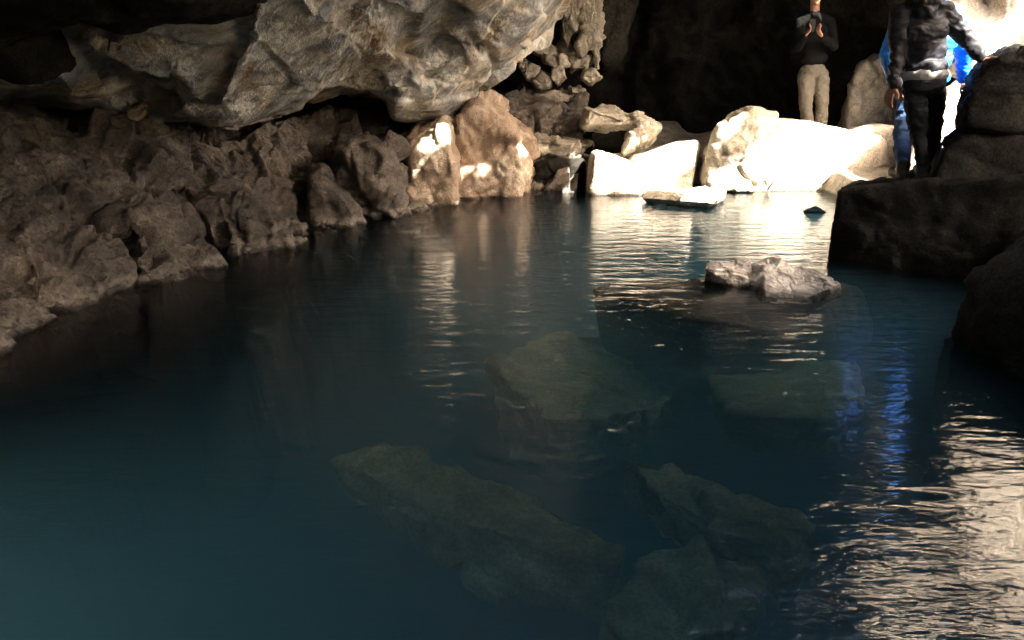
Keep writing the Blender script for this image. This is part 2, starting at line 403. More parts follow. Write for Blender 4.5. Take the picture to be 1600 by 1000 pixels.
# bed of the pool rising to rubble floor at the back
def bed():
    nx, ny = 260, 320
    x = np.linspace(-6.5, 8, nx); y = np.linspace(-8.5, 15, ny); X, Y = np.meshgrid(x, y, indexing='ij')
    q = np.stack([X.ravel(), Y.ravel(), np.zeros(X.size)], 1)
    z = -1.75+.25*fbm(q*.8, 4, 5)+.1*fbm(q*3, 4, 6)
    back = sstep(8.6, 9.6, q[:, 1]+.25*fbm(q*1.2, 3, 9)); z = z*(1-back)+back*(.12+.25*fbm(q*1.1, 4, 11)+.06*(q[:, 1]-9.5))
    right = sstep(3.25, 3.8, q[:, 0])*sstep(6.0, 6.6, q[:, 1]); z = z*(1-right)+right*np.maximum(z, .25+.12*fbm(q*1.3, 3, 12))
    side = sstep(4.2, 5.2, q[:, 0]+.3*fbm(q, 3, 14))*sstep(6.5, 5.5, q[:, 1]); z = z*(1-side)+side*(.7+.4*fbm(q*1.3, 4, 15)+.35*(q[:, 0]-5))  # unseen right floor, raised to catch sun and bounce it to the left
    near = sstep(1.35, .35, q[:, 1]+.3*fbm(q*1.4, 3, 16)); z = z*(1-near)+near*(.22+.3*fbm(q*1.3, 4, 17)+.12*np.clip(-q[:, 1], 0, 3))
    q[:, 2] = z
    idx = np.arange(nx*ny).reshape(nx, ny)
    Fc = np.stack([idx[:-1, :-1], idx[1:, :-1], idx[1:, 1:], idx[:-1, 1:]], -1).reshape(-1, 4)
    o = link('ground', mesh_from('ground', q, Fc.tolist()), M['grey'])
    tag(o, 'rocky bed of the pool rising to the cave floor', 'ground', kind='structure')
bed()

# ------------------------------------------------------------------ left bank
def wl(x, y): return (x, y, W(x, y, 0)[1])
bank_A = [(-520, 800), (-250, 655), (0, 532), (60, 517), (130, 502), (205, 480), (220, 452), (300, 433), (333, 402), (400, 395), (462, 383), (476, 366), (560, 352), (640, 338), (700, 312), (780, 302), (900, 300)]
bank_B = [(-520, 60), (-250, 120), (0, 168), (60, 172), (130, 176), (190, 183), (225, 186), (290, 200), (330, 205), (400, 200), (460, 178), (490, 172), (560, 165), (640, 165), (700, 160), (790, 142), (920, 152)]
bank_d = tps([wl(*p) for p in bank_A]+[(-520, 60, 4.6), (-250, 120, 5.2), (0, 168, 5.9), (130, 176, 6.4), (225, 186, 6.7), (330, 205, 7.3), (460, 178, 8.0), (560, 165, 8.9), (700, 160, 9.9), (920, 152, 10.6),
               (0, 330, 4.9), (200, 320, 5.6), (330, 300, 6.4), (460, 280, 7.3), (560, 280, 8.2), (-250, 400, 4.1)])
bank_f = [('sharp', [(333, 420), (310, 340), (285, 300), (262, 260)], -.16, 8), ('sharp', [(218, 470), (205, 400), (195, 350)], -.18, 9),
          ('sharp', [(470, 380), (478, 300), (470, 250)], -.16, 7), ('ridge', [(90, 470), (60, 400), (30, 350)], .12, 30), ('ridge', [(260, 430), (240, 370), (200, 330)], .1, 28),
          ('ridge', [(400, 390), (380, 330), (345, 280)], .14, 26), ('sharp', [(350, 300), (400, 330), (360, 270)], -.06, 8)]
def bank_h(q):
    h = .13*fbm(q*1.1, 3, 21)+.028*ridged(q*3.6, 4, 22)+.014*fbm(q*12, 4, 23)
    wq = q+.055*np.stack([fbm(q*3, 3, 41), fbm(q*3, 3, 42), fbm(q*3, 3, 43)], 1)
    f1, f2, c = worley(wq*np.array([3.2, 3.2, 2.3]), 24); big = fbm(q*1.1, 3, 26)
    h -= .24*sstep(.40, .16, f1)*(c > .45)*sstep(-.5, -.05, big+.1)
    f1, f2, c = worley(wq*8.5, 25); h -= .05*sstep(.36, .10, f1)*(c > .6)
    h += .22*facet(wq*1.15, 28)[0]+.075*facet(wq*2.7, 29)[0]+.018*facet(wq*7, 30)[0]+.009*ridged(q*7, 4, 34)
    return h
o = sheet('rock_bank', bank_A, bank_B, bank_d, 980, 430, M['bank'], bank_f, bank_h, skA=[((0.05, -.12, -.5), 6), ((.3, -.1, -1.6), 5)], skB=[((-.3, .8, .05), 10), ((-.8, 2.5, -.2), 10)])
tag(o, 'rough pitted brown lava bank sloping into the left side of the pool', 'rock bank')

# ------------------------------------------------------------------ hanging roof rocks, upper left
cd = tps([(-500, 60, 4.4), (0, 178, 5.9), (130, 178, 6.1), (365, 221, 6.8), (470, 180, 7.3), (560, 150, 7.8), (640, 190, 8.1), (700, 192, 8.5), (795, 98, 8.7), (885, 0, 8.9), (0, 60, 5.3), (200, 60, 5.2), (400, 60, 5.9), (300, 150, 6.2),
          (400, 0, 5.2), (600, 0, 6.4), (600, 90, 7.2), (750, 50, 7.9), (800, 0, 7.8), (-500, -300, 3.4), (0, -300, 4.0), (400, -300, 4.1), (800, -300, 5.0), (1000, -250, 6.2), (-500, -700, 2.6), (200, -700, 2.9), (800, -700, 3.2), (1200, -700, 4.0)])
feA = [('sharp', [(600, -20), (598, 30), (570, 70), (500, 100), (470, 125), (440, 165)], .10, 10),
       ('ridge', [(420, 0), (400, 40), (395, 80), (370, 130), (330, 180)], .16, 14), ('sharp', [(412, 30), (398, 60), (372, 95), (350, 150)], .08, 6),
       ('ridge', [(520, 20), (470, 80), (440, 110)], .18, 45), ('blob', [(365, 185), (366, 186)], .2, 60),
       ('blob', [(60, 120), (70, 130)], -.25, 80), ('ridge', [(130, 120), (160, 140), (230, 160)], -.35, 24), ('sharp', [(130, 48), (150, 85), (185, 112), (140, 135)], .16, 10),
       ('sharp', [(190, 110), (240, 107), (300, 108)], .14, 12), ('ridge', [(285, 120), (260, 150), (225, 185)], -.45, 20), ('ridge', [(175, 45), (165, 70)], -.12, 12),
       ('sharp', [(525, 30), (510, 75)], -.05, 4)]
feB = [('ridge', [(720, 0), (690, 60), (640, 110)], -.3, 30), ('ridge', [(640, 20), (625, 90)], -.35, 22), ('sharp', [(885, -60), (860, -10), (820, 40), (780, 80), (740, 130), (700, 180)], .2, 14),
       ('ridge', [(840, 0), (800, 40), (745, 90), (700, 140), (660, 180)], .18, 26), ('sharp', [(800, 30), (740, 90), (650, 115)], .07, 7), ('ridge', [(625, 130), (618, 185)], .14, 14), ('sharp', [(655, 130), (700, 110), (735, 90)], -.06, 8),
       ('ridge', [(770, -20), (730, 30), (700, 70)], .14, 22), ('sharp', [(700, 175), (760, 115), (800, 75), (850, 30)], -.06, 5)]
def ceil_h(q):
    r = q@np.array([[.8, .5, -.3], [-.5, .8, .2], [.3, -.1, .95]]); s = r*np.array([1.0, .35, 1.3])
    wq = s+.07*np.stack([fbm(q*2, 3, 65), fbm(q*2, 3, 67), fbm(q*2, 3, 68)], 1)
    h = .10*fbm(q*1.2, 3, 62)+.16*facet(wq*.95, 66)[0]+.028*facet(wq*2.3, 69)[0]+.007*facet(wq*7, 72)[0]
    rough = sstep(-.1, .25, fbm(q*1.6, 3, 70)); h += rough*(.014*ridged(q*6, 4, 63)+.006*ridged(q*17, 3, 64))+.006*fbm(q*14, 3, 71)
    return h
lipA = [(-500, 60), (-250, 120), (-80, 165), (0, 180), (60, 180), (130, 178), (200, 187), (260, 207), (330, 216), (366, 221), (400, 210), (440, 195), (470, 180), (520, 150), (560, 105), (590, 55), (602, 0), (615, -80), (650, -250)]
topA = [(-500, -700), (-380, -700), (-290, -700), (-200, -700), (-140, -700), (-80, -700), (-20, -700), (50, -700), (110, -700), (160, -700), (200, -700), (240, -700), (280, -700), (330, -700), (380, -700), (430, -700), (480, -700), (560, -700), (700, -700)]
curlA = lambda s, t: .55*np.exp(-t/.012)+.1*np.exp(-t/.05)
oA = sheet('roof_rock', lipA, topA, lambda q: cd(q)-.12, 560, 420, M['ceil'], feA, ceil_h, skA=[((.0, .35, .12), 8), ((0, 1.8, .8), 12)], curl=curlA, bias=1.7)
tag(oA, 'broad grey and ochre roof rock hanging low over the brown bank', 'rock')
lipB = [(440, 172), (500, 165), (540, 155), (600, 166), (618, 190), (660, 190), (697, 193), (725, 163), (775, 118), (795, 98), (860, 45), (885, 0), (905, -80), (930, -220)]
topB = [(450, -700), (500, -700), (540, -700), (580, -700), (620, -700), (660, -700), (700, -700), (760, -700), (820, -700), (880, -700), (940, -700), (1000, -700), (1060, -700), (1200, -700)]
oB = sheet('roof_rock', lipB, topB, lambda q: cd(q)+.12, 460, 380, M['ceil'], feB, ceil_h, skA=[((.06, .35, .12), 8), ((0.2, 1.8, .9), 12)], curl=curlA, bias=1.7)
tag(oB, 'veined grey roof rock whose pale tan right edge slants down to a point', 'rock')
lipC = [(-500, -60), (-250, 0), (-80, 62), (0, 88), (45, 80), (85, 60), (130, 47), (190, 60), (240, 57), (330, 45), (390, 30), (425, 12), (440, -20), (480, -140), (600, -300)]
topC = [(-500, -700), (-380, -700), (-290, -700), (-200, -700), (-140, -700), (-80, -700), (-20, -700), (50, -700), (130, -700), (240, -700), (330, -700), (420, -700), (480, -700), (540, -700), (620, -700)]
ccd = tps([(-500, -60, 3.3), (0, 72, 4.1), (240, 57, 4.4), (440, -20, 4.7), (0, -100, 3.7), (300, -100, 4.0), (480, -140, 4.2), (0, -300, 3.2), (500, -300, 3.7), (-500, -700, 2.1), (600, -700, 2.5), (0, -700, 2.1)])
oC = sheet('roof_rock', lipC, topC, ccd, 360, 200, M['dark'], (), ceil_h, skA=[((0, .3, .1), 6), ((0, 1.5, .9), 8)], curl=curlA, bias=1.7)  # dark material stands for the shade on this face turned from the light
tag(oC, 'unlit overhang, its shade put into the dark colour, across the top left corner, nearest of the roof rocks', 'rock')

# ------------------------------------------------------------------ boulders
R = rock
R('boulder', [block([(630, 342), (626, 215), (655, 190), (705, 185), (722, 230), (716, 298), (675, 314)], 8.1, 1.6, sink=-.6, mid=.35)], M['tan'], 'left half of the sunlit brown wall rock at the waterline, whitest at its foot', seed=3, amp=.10, chip=.06)
R('boulder', [block([(690, 303), (688, 190), (740, 150), (795, 180), (822, 215), (836, 250), (832, 285), (810, 300)], 8.55, 1.6, sink=-.6, mid=.4)], M['tan'], 'rounded orange brown boulder bulging over the water at the end of the left wall', seed=4, amp=.13, chip=.08)
R('boulder', [block([(470, 366), (478, 300), (478, 265), (505, 250), (545, 300), (562, 322), (560, 352)], 7.0, 1.2, sink=-.6, mid=.35)], M['bank'], 'brown boulder with a pale mineral band at its foot on the left shore', seed=5, amp=.07, chip=.05)
R('boulder', [block([(555, 350), (515, 270), (500, 215), (560, 205), (610, 215), (632, 260), (636, 340)], 7.45, 1.3, sink=-.6, mid=.35)], M['bank'], 'dark cracked brown rock between the banded boulder and the lit wall', seed=6, amp=.1, chip=.10)
R('boulder', [block([(826, 240), (825, 208), (880, 210), (928, 225), (905, 246), (880, 250)], 9.5, 1.2, mid=.3)], M['grey'], 'flat grey ledge rock jutting over the dark gap beside the brown boulder', seed=7, amp=.05, chip=.05)
R('boulder', [block([(770, 215), (790, 155), (850, 150), (905, 170), (915, 215), (850, 235)], 10.1, 1.6, mid=.3)], M['bank'], 'brown sloping rock under the stack of rubble', seed=8, amp=.08, chip=.05)
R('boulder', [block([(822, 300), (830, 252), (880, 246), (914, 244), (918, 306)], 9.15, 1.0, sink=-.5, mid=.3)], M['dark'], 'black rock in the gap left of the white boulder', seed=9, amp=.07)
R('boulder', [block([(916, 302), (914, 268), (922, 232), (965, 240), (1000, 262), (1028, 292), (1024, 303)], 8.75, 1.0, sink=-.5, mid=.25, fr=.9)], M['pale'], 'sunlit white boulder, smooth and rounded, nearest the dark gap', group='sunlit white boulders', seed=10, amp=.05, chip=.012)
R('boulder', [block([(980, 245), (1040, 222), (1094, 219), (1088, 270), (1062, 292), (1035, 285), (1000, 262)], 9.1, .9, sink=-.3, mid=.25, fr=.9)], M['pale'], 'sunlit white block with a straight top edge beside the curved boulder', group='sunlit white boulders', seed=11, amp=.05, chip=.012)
R('boulder', [block([(905, 200), (908, 163), (960, 168), (1005, 180), (1031, 197), (990, 205), (940, 204)], 9.3, .8, mid=.3),
              block([(1000, 185), (1031, 197), (1012, 222), (972, 243), (985, 215), (985, 200)], 9.3, .6, mid=.3)], M['grey'], 'angular grey rock with a hooked overhang above the white boulders', seed=12, amp=.03, chip=.05)
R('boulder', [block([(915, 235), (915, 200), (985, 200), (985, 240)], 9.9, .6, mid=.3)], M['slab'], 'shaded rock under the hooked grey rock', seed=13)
big = [(1086, 285), (1095, 230), (1120, 190), (1165, 170), (1200, 178), (1240, 200), (1290, 212), (1340, 200), (1390, 215), (1410, 307), (1250, 307), (1150, 302)]
R('boulder', [block(big, 9.05, 1.5, sink=-.5, mid=.3, fr=.9)], M['pale'], 'long sunlit white boulder at the back of the pool with a shaded curved shoulder', group='sunlit white boulders', seed=14, amp=.09, chip=.012, p=16)
R('boulder', [block([(1100, 230), (1118, 192), (1165, 168), (1215, 182), (1230, 196), (1180, 185), (1140, 210)], 9.0, .9, mid=.2, sink=-.2)], M['grey'], 'grey rock added over the left end of the long white boulder as its shaded shoulder', seed=15, amp=.05, chip=.06)  # grey colour stands for the shade on the left shoulder of the boulder
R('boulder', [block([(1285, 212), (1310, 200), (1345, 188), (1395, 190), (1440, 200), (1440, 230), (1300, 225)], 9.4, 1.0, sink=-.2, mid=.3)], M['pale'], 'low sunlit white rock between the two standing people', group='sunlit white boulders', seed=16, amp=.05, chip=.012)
R('boulder', [block([(1321, 200), (1320, 150), (1335, 105), (1360, 82), (1392, 80), (1410, 130), (1405, 210)], 10.3, .9, mid=.3, sink=.1)], M['grey'], 'tall mottled grey upright rock behind the people', seed=17, amp=.05, chip=.05)
R('boulder', [block([(1400, 255), (1408, 225), (1440, 195), (1466, 140), (1500, 114), (1550, 112), (1560, 270), (1480, 280)], 8.2, 1.5, mid=.35, sink=0.0)], M['pale'], 'bright sunlit rock slope seen behind the two people on the slab', seed=18, amp=.08, chip=.015)
wl_A = [(1425, -330), (1428, -280), (1440, -225), (1475, -190), (1484, -130), (1480, -60), (1476, -10), (1484, 50), (1500, 112), (1560, 116), (1640, 95), (1720, 60)]
wl_B = [(x_, -1050) for x_ in (1560, 1590, 1620, 1660, 1700, 1750, 1800, 1900, 2000, 2130, 2260, 2400)]  # unseen wall top carried above the roof to brighten the reflection in the water
wd = tps([(1180, -330, 9.6), (1300, 7, 9.7), (1320, -110, 9.5), (1480, 0, 9.2), (1500, 112, 8.9), (1600, 110, 8.8), (1720, 40, 8.9), (1600, -150, 9.2), (1300, -500, 9.6), (1600, -460, 9.3), (1780, -500, 9.2), (1560, -1050, 10.0), (2400, -1050, 9.6), (1900, -560, 9.2)])
o = sheet('rock_wall', wl_A, wl_B, wd, 320, 420, M['wall'], [('blob', [(1535, -8), (1537, 2)], -.5, 22)], lambda q: .2*fbm(q*.9, 3, 91)+.12*facet(q*1.3+.1*fbm(q*3, 3, 92)[:, None], 93)[0]+.03*facet(q*4, 94)[0]+.01*fbm(q*9, 3, 95),
          skA=[((0, .3, .05), 6), ((0, .9, .5), 8)], skB=[((0, .5, .2), 4)])
tag(o, 'tan rock wall glowing in the sun below the roof opening, top right', 'rock wall')
# slab and dark right side
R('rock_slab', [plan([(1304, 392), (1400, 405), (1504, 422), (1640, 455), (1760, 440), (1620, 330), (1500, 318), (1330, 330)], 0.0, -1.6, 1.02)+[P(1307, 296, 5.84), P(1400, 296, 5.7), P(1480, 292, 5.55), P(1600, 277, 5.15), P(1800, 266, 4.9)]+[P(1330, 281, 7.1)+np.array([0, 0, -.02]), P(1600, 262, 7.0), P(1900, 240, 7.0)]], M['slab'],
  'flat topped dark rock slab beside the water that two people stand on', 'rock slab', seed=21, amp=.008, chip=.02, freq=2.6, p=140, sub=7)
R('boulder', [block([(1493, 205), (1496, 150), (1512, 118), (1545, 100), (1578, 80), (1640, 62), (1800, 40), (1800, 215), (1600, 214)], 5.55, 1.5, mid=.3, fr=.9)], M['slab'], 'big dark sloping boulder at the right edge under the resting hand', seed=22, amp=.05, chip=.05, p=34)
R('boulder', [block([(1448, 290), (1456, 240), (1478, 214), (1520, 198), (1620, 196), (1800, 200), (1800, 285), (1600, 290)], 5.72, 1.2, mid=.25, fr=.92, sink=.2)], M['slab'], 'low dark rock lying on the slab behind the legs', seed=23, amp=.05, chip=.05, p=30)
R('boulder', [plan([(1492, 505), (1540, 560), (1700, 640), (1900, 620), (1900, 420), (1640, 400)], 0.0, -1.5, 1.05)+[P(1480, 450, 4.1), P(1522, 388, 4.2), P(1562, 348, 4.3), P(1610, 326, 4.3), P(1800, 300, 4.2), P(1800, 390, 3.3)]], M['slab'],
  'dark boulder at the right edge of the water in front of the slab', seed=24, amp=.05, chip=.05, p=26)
# rocks in the water
R('rock', [plan([(1100, 436), (1130, 442), (1172, 447), (1178, 432), (1150, 426), (1108, 428)], 0, -.06, 1.0)+[P(1101, 420, 5.05), P(1108, 407, 5.2), P(1135, 404, 5.25), P(1172, 406, 5.25), P(1176, 425, 5.1)],
           plan([(1165, 446), (1195, 462), (1240, 465), (1262, 452), (1240, 430), (1180, 430)], 0, -.06, 1.0)+[P(1172, 412, 5.2), P(1204, 399, 5.2), P(1216, 402, 5.3), P(1232, 412, 5.1), P(1195, 420, 5.05)],
           plan([(1225, 460), (1262, 464), (1317, 452), (1300, 438), (1240, 432)], 0, -.06, 1.0)+[P(1228, 413, 5.2), P(1250, 413, 5.2), P(1285, 424, 5.15), P(1314, 443, 5.0)]], M['wetgrey'],
  'wet mottled rock breaking the surface in front of the slab', 'rock', seed=25, amp=.02, freq=4, chip=.016, p=34)
R('rock', [plan([(1000, 309), (1060, 313), (1118, 317), (1138, 306), (1130, 296), (1060, 299), (1010, 300)],   .07, -.012, .8)+[P(1100, 295, 8.2), P(1136, 291, 8.2)]], M['grey'],
  'thin flat rock with a dark wet underside lying at the foot of the white boulders', 'rock', seed=26, amp=.02, freq=4, chip=.015, p=20)
R('rock', [plan([(1256, 327), (1275, 328), (1290, 328), (1275, 324)], .012, -.03, 1.35)+[P(1272, 322, 7.55), P(1280, 323, 7.55)]], M['wetgrey'], 'small dark stone just breaking the water left of the slab', 'rock', seed=27, amp=.005, freq=6, chip=.006, sub=5)
# rubble stack
rub = [((845, 75), 26, 14, 20), ((868, 95), 22, 12, 25), ((830, 112), 14, 15, 0), ((850, 128), 15, 14, 10), ((872, 118), 13, 17, 5), ((818, 100), 10, 10, 0), ((868, 150), 32, 10, 0), ((905, 95), 18, 16, 10), ((912, 70), 10, 16, 10), ((922, 118), 14, 12, 0), ((900, 142), 12, 8, 0), ((842, 60), 14, 16, -30)]
rl = ['long pale top', 'slanting grey', 'small brown left', 'square brown middle', 'tall tan right', 'little dark leftmost', 'wide flat bottom', 'upper right', 'narrow upper right', 'lower right', 'small low right', 'tilted highest']
for i, ((x, y), rx, ry, rot) in enumerate(rub):
    a = [math.radians(rot+k*360/7+random.uniform(-12, 12)) for k in range(7)]
    cr, sr = math.cos(math.radians(rot)), math.sin(math.radians(rot))
    ol = []
    for k in range(5):
        u, v = rx*math.cos(k*2*math.pi/5+i)*random.uniform(.95, 1.35), ry*math.sin(k*2*math.pi/5+i)*random.uniform(.95, 1.35)
        ol.append((x+u*cr-v*sr, y+u*sr+v*cr))
    R('stone', [block(ol, 10.2+random.uniform(0, .2), .5, mid=.3)], M['grey'], rl[i]+' stone of the broken rubble pile beneath the roof', 'stone', 'stones of the rubble pile', seed=30+i, amp=.02, chip=.035, freq=2.4, sub=5, p=40)
# upright columns beyond the roof rock
for i, (ol, lab) in enumerate([([(878, 0), (872, 60), (885, 90), (900, 60), (912, 0), (915, -60), (880, -60)], 'pale leaning pillar of rock above the rubble, left of the pair'),
                               ([(912, -60), (905, 30), (915, 80), (935, 110), (938, 0), (945, -60)], 'darker pillar of rock above the rubble, right of the pair')]):
    R('rock_pillar', [block(ol, 10.3, .8, mid=.3)], M['grey'], lab, 'rock pillar', seed=50+i, amp=.04, chip=.05, freq=2.2, p=40)
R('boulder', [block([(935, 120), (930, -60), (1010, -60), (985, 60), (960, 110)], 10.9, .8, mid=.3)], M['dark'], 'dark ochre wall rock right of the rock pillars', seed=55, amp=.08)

# submerged rocks
S = [([(918, 446), (1000, 434), (1100, 432), (1330, 440), (1420, 500), (1330, 535), (1230, 523), (1100, 498), (1000, 470)], [-.05, -.08, -.06, -.12, -.6, -.55, -.2, -.06, -.06], 'pale flat slab just under the surface around the wet rock', 40),
     ([(760, 560), (850, 522), (930, 515), (1020, 523), (1080, 552), (1100, 590), (1010, 640), (850, 650)], [-.40, -.42, -.5, -.6, -.7, -.75, -.6, -.45], 'curved green slab lying under water left of centre', 41),
     ([(1095, 575), (1200, 560), (1330, 560), (1360, 620), (1280, 650), (1140, 645)], [-.48]*6, 'green slab under water below the wet rock', 42),
     ([(510, 712), (640, 700), (830, 765), (990, 850), (970, 880), (880, 862), (720, 812), (600, 752)], [-.42]*8, 'long slanting green ledge under water in the foreground', 43),
     ([(960, 700), (1080, 725), (1180, 780), (1280, 830), (1250, 856), (1120, 830), (1040, 780)], [-.45]*7, 'narrow green ledge under water right of the long one', 44),
     ([(1000, 870), (1130, 850), (1190, 900), (1150, 990), (1000, 1010), (930, 950)], [-.6]*6, 'faint round rock under water at the bottom of the view', 45)]
for ol, zt, lab, sd in S:
    R('submerged_rock', [plan(ol, zt, min(zt)-(.06 if sd == 40 else .3), .9)], M['pale'] if sd == 40 else M['green'], lab, 'rock', 'rocks under the water', seed=sd, amp=.02 if sd == 40 else .07, chip=.015 if sd == 40 else .05, p=40 if sd == 40 else 16)

# ------------------------------------------------------------------ water
def water():
    m, nt, n, l = newmat('pool_water'); b = NB(nt)
    geo = b.node('ShaderNodeNewGeometry'); pos = geo.outputs['Position']
    mp = b.node('ShaderNodeMapping'); mp.inputs['Scale'].default_value = (.62, 1.9, 1.0); mp.inputs['Rotation'].default_value = (0, 0, .12); l.new(pos, mp.inputs['Vector'])
    a1 = b.noise(mp.outputs[0], 5.5, 3, .5, .3); a2 = b.noise(mp.outputs[0], 19, 3, .55, .2)
    amp = b.ramp(b.noise(pos, .55, 2, .5).outputs['Fac'], [(.38, .5), (.6, 1.0)]).outputs['Color']
    h = b.math('MULTIPLY', b.math('ADD', b.math('MULTIPLY', a1.outputs['Fac'], 1.0), b.math('MULTIPLY', a2.outputs['Fac'], .22)), amp)
    bp = b.node('ShaderNodeBump'); bp.inputs['Strength'].default_value = 1.0; bp.inputs['Distance'].default_value = .0135; l.new(h, bp.inputs['Height'])
    fr = b.node('ShaderNodeFresnel'); fr.inputs['IOR'].default_value = 1.48; l.new(bp.outputs[0], fr.inputs['Normal'])
    gl = b.node('ShaderNodeBsdfGlossy'); gl.inputs['Roughness'].default_value = .055; l.new(bp.outputs[0], gl.inputs['Normal'])
    tr = b.node('ShaderNodeBsdfTransparent')
    mx = b.node('ShaderNodeMixShader'); l.new(fr.outputs[0], mx.inputs[0]); l.new(tr.outputs[0], mx.inputs[1]); l.new(gl.outputs[0], mx.inputs[2])
    vol = b.node('ShaderNodeVolumePrincipled'); vol.inputs['Color'].default_value = (.16, .37, .49, 1); vol.inputs['Density'].default_value = 1.0
    vol.inputs['Absorption Color'].default_value = (.06, .24, .30, 1)
    out = b.node('ShaderNodeOutputMaterial'); l.new(mx.outputs[0], out.inputs['Surface']); l.new(vol.outputs[0], out.inputs['Volume'])
    bm = bmesh.new(); bmesh.ops.create_cube(bm, size=1)
    for v in bm.verts: v.co = Vector((.8+v.co.x*16, 5+v.co.y*20.5, -1.5+v.co.z*3.0))
    me = bpy.data.meshes.new('water'); bm.to_mesh(me); bm.free()
    o = link('water', me, m); tag(o, 'clear dark blue green spring water filling the cave pool', 'water', kind='structure')
water()

# ------------------------------------------------------------------ people
def PZ(px, z, d):
    y = 0.0
    lo, hi = -600.0, 1500.0
    for _ in range(40):
        m_ = (lo+hi)/2
        if P(px, m_, d)[2] > z: lo = m_
        else: hi = m_
    return P(px, lo, d)
def blend(name, prims, mat, voxel=.006, sm=4, fold=None, parent=None):
    bm = bmesh.new()
    for pr in prims:
        if pr[0] == 'cap':
            _, a, ra, b, rb = pr; a = np.array(a, float); b = np.array(b, float); L = np.linalg.norm(b-a); ax = (b-a)/(L+1e-9)
            u = np.cross(ax, [0, 0, 1.0]) if abs(ax[2]) < .9 else np.cross(ax, [1.0, 0, 0]); u /= np.linalg.norm(u); v = np.cross(ax, u)
            n = 20; rings = []
            prof = [(-math.cos(t), math.sin(t), 0) for t in np.linspace(.25, math.pi/2, 5)]+[(math.sin(t), math.cos(t), 1) for t in np.linspace(0, math.pi/2-.25, 5)]
            for al, rd, e in prof:
                c = (a if e == 0 else b)+ax*al*(ra if e == 0 else rb); r = rd*(ra if e == 0 else rb)
                rings.append([bm.verts.new(c+r*(math.cos(2*math.pi*k/n)*u+math.sin(2*math.pi*k/n)*v)) for k in range(n)])
            for r0, r1 in zip(rings[:-1], rings[1:]):
                for k in range(n): bm.faces.new((r0[k], r0[(k+1) % n], r1[(k+1) % n], r1[k]))
            bm.faces.new(rings[0][::-1]); bm.faces.new(rings[-1])
        else:
            c, rad = pr[1], pr[2]; rz = pr[3] if len(pr) > 3 else 0
            mat_ = Matrix.Translation(Vector(c)) @ Matrix.Rotation(rz, 4, 'Y') @ Matrix.Diagonal((*rad, 1))
            bmesh.ops.create_uvsphere(bm, u_segments=28, v_segments=18, radius=1, matrix=mat_)
    me = bpy.data.meshes.new('tmp'); bm.to_mesh(me); bm.free()
    o = bpy.data.objects.new('tmp', me); COL.objects.link(o)
    m = o.modifiers.new('r', 'REMESH'); m.mode = 'VOXEL'; m.voxel_size = voxel
    m2 = o.modifiers.new('s', 'SMOOTH'); m2.iterations = sm; m2.factor = .5
    ev = o.evaluated_get(bpy.context.evaluated_depsgraph_get()); out = bpy.data.meshes.new_from_object(ev)
    bpy.data.objects.remove(o); bpy.data.meshes.remove(me)
    V = np.empty(len(out.vertices)*3); out.vertices.foreach_get('co', V); V = V.reshape(-1, 3)
    if fold is not None:
        N = np.empty(len(V)*3); out.vertices.foreach_get('normal', N); N = N.reshape(-1, 3)
        V = V+N*fold(V)[:, None]; out.vertices.foreach_set('co', V.ravel())
    out.polygons.foreach_set('use_smooth', [True]*len(out.polygons)); out.update(); out.name = name
    ob = link(name, out, mat)
    if parent is not None:
        ob.parent = parent; ob.data.transform(Matrix.Translation(-parent.location))
    return ob
def cloth_mat(name, col, rough=.8, scale=260, sheen=.2, coat=0, var=.25, spec=.4):
    m, nt, n, l = newmat(name); b = NB(nt); pos = b.node('ShaderNodeNewGeometry').outputs['Position']
    nn = b.noise(pos, 9, 4, .6); c = b.mix(var, col, b.ramp(nn.outputs['Fac'], [(.35, .3), (.65, .7)]).outputs['Color'], 'OVERLAY')
    bs = b.node('ShaderNodeBsdfPrincipled'); l.new(c, bs.inputs['Base Color']); bs.inputs['Roughness'].default_value = rough; bs.inputs['Sheen Weight'].default_value = 0; bs.inputs['Specular IOR Level'].default_value = spec
    bp = b.node('ShaderNodeBump'); bp.inputs['Strength'].default_value = .3; bp.inputs['Distance'].default_value = .003
    l.new(b.noise(pos, scale, 2, .5).outputs['Fac'], bp.inputs['Height']); l.new(bp.outputs[0], bs.inputs['Normal'])
    out = b.node('ShaderNodeOutputMaterial'); l.new(bs.outputs[0], out.inputs['Surface']); return m
skin = cloth_mat('skin', (.30, .16, .11), .5, 500, 0, var=.1)
c_black = cloth_mat('black_shell_jacket', (.016, .016, .021), .55, 300, spec=.2)
c_blackj = cloth_mat('black_denim', (.010, .011, .014), .8, spec=.15)
c_blue = cloth_mat('bright_blue_jacket', (.02, .22, .8), .5)
c_jean = cloth_mat('blue_denim', (.035, .085, .2), .85)
c_beige = cloth_mat('beige_trousers', (.105, .093, .073), .85)
c_dark = cloth_mat('charcoal_sweater', (.006, .006, .006), .95, spec=.05)
c_white = cloth_mat('light_grey_shirt', (.26, .26, .26), .85)
c_boot = cloth_mat('dark_boot', (.03, .025, .02), .6)
c_hair = cloth_mat('dark_brown_hair', (.035, .02, .012), .6, 120)
c_phone = cloth_mat('black_phone', (.01, .01, .012), .5, 50, 0, spec=.1)
def folds(ax, ay, az, amp, seed):
    return lambda V: amp*ridged(V*np.array([ax, ay, az])+.6*fbm(V*4, 2, seed+3)[:, None], 3, seed)+amp*.6*fbm(V*7, 3, seed+1)
def lerp(a, b, t): return np.array(a)*(1-t)+np.array(b)*t
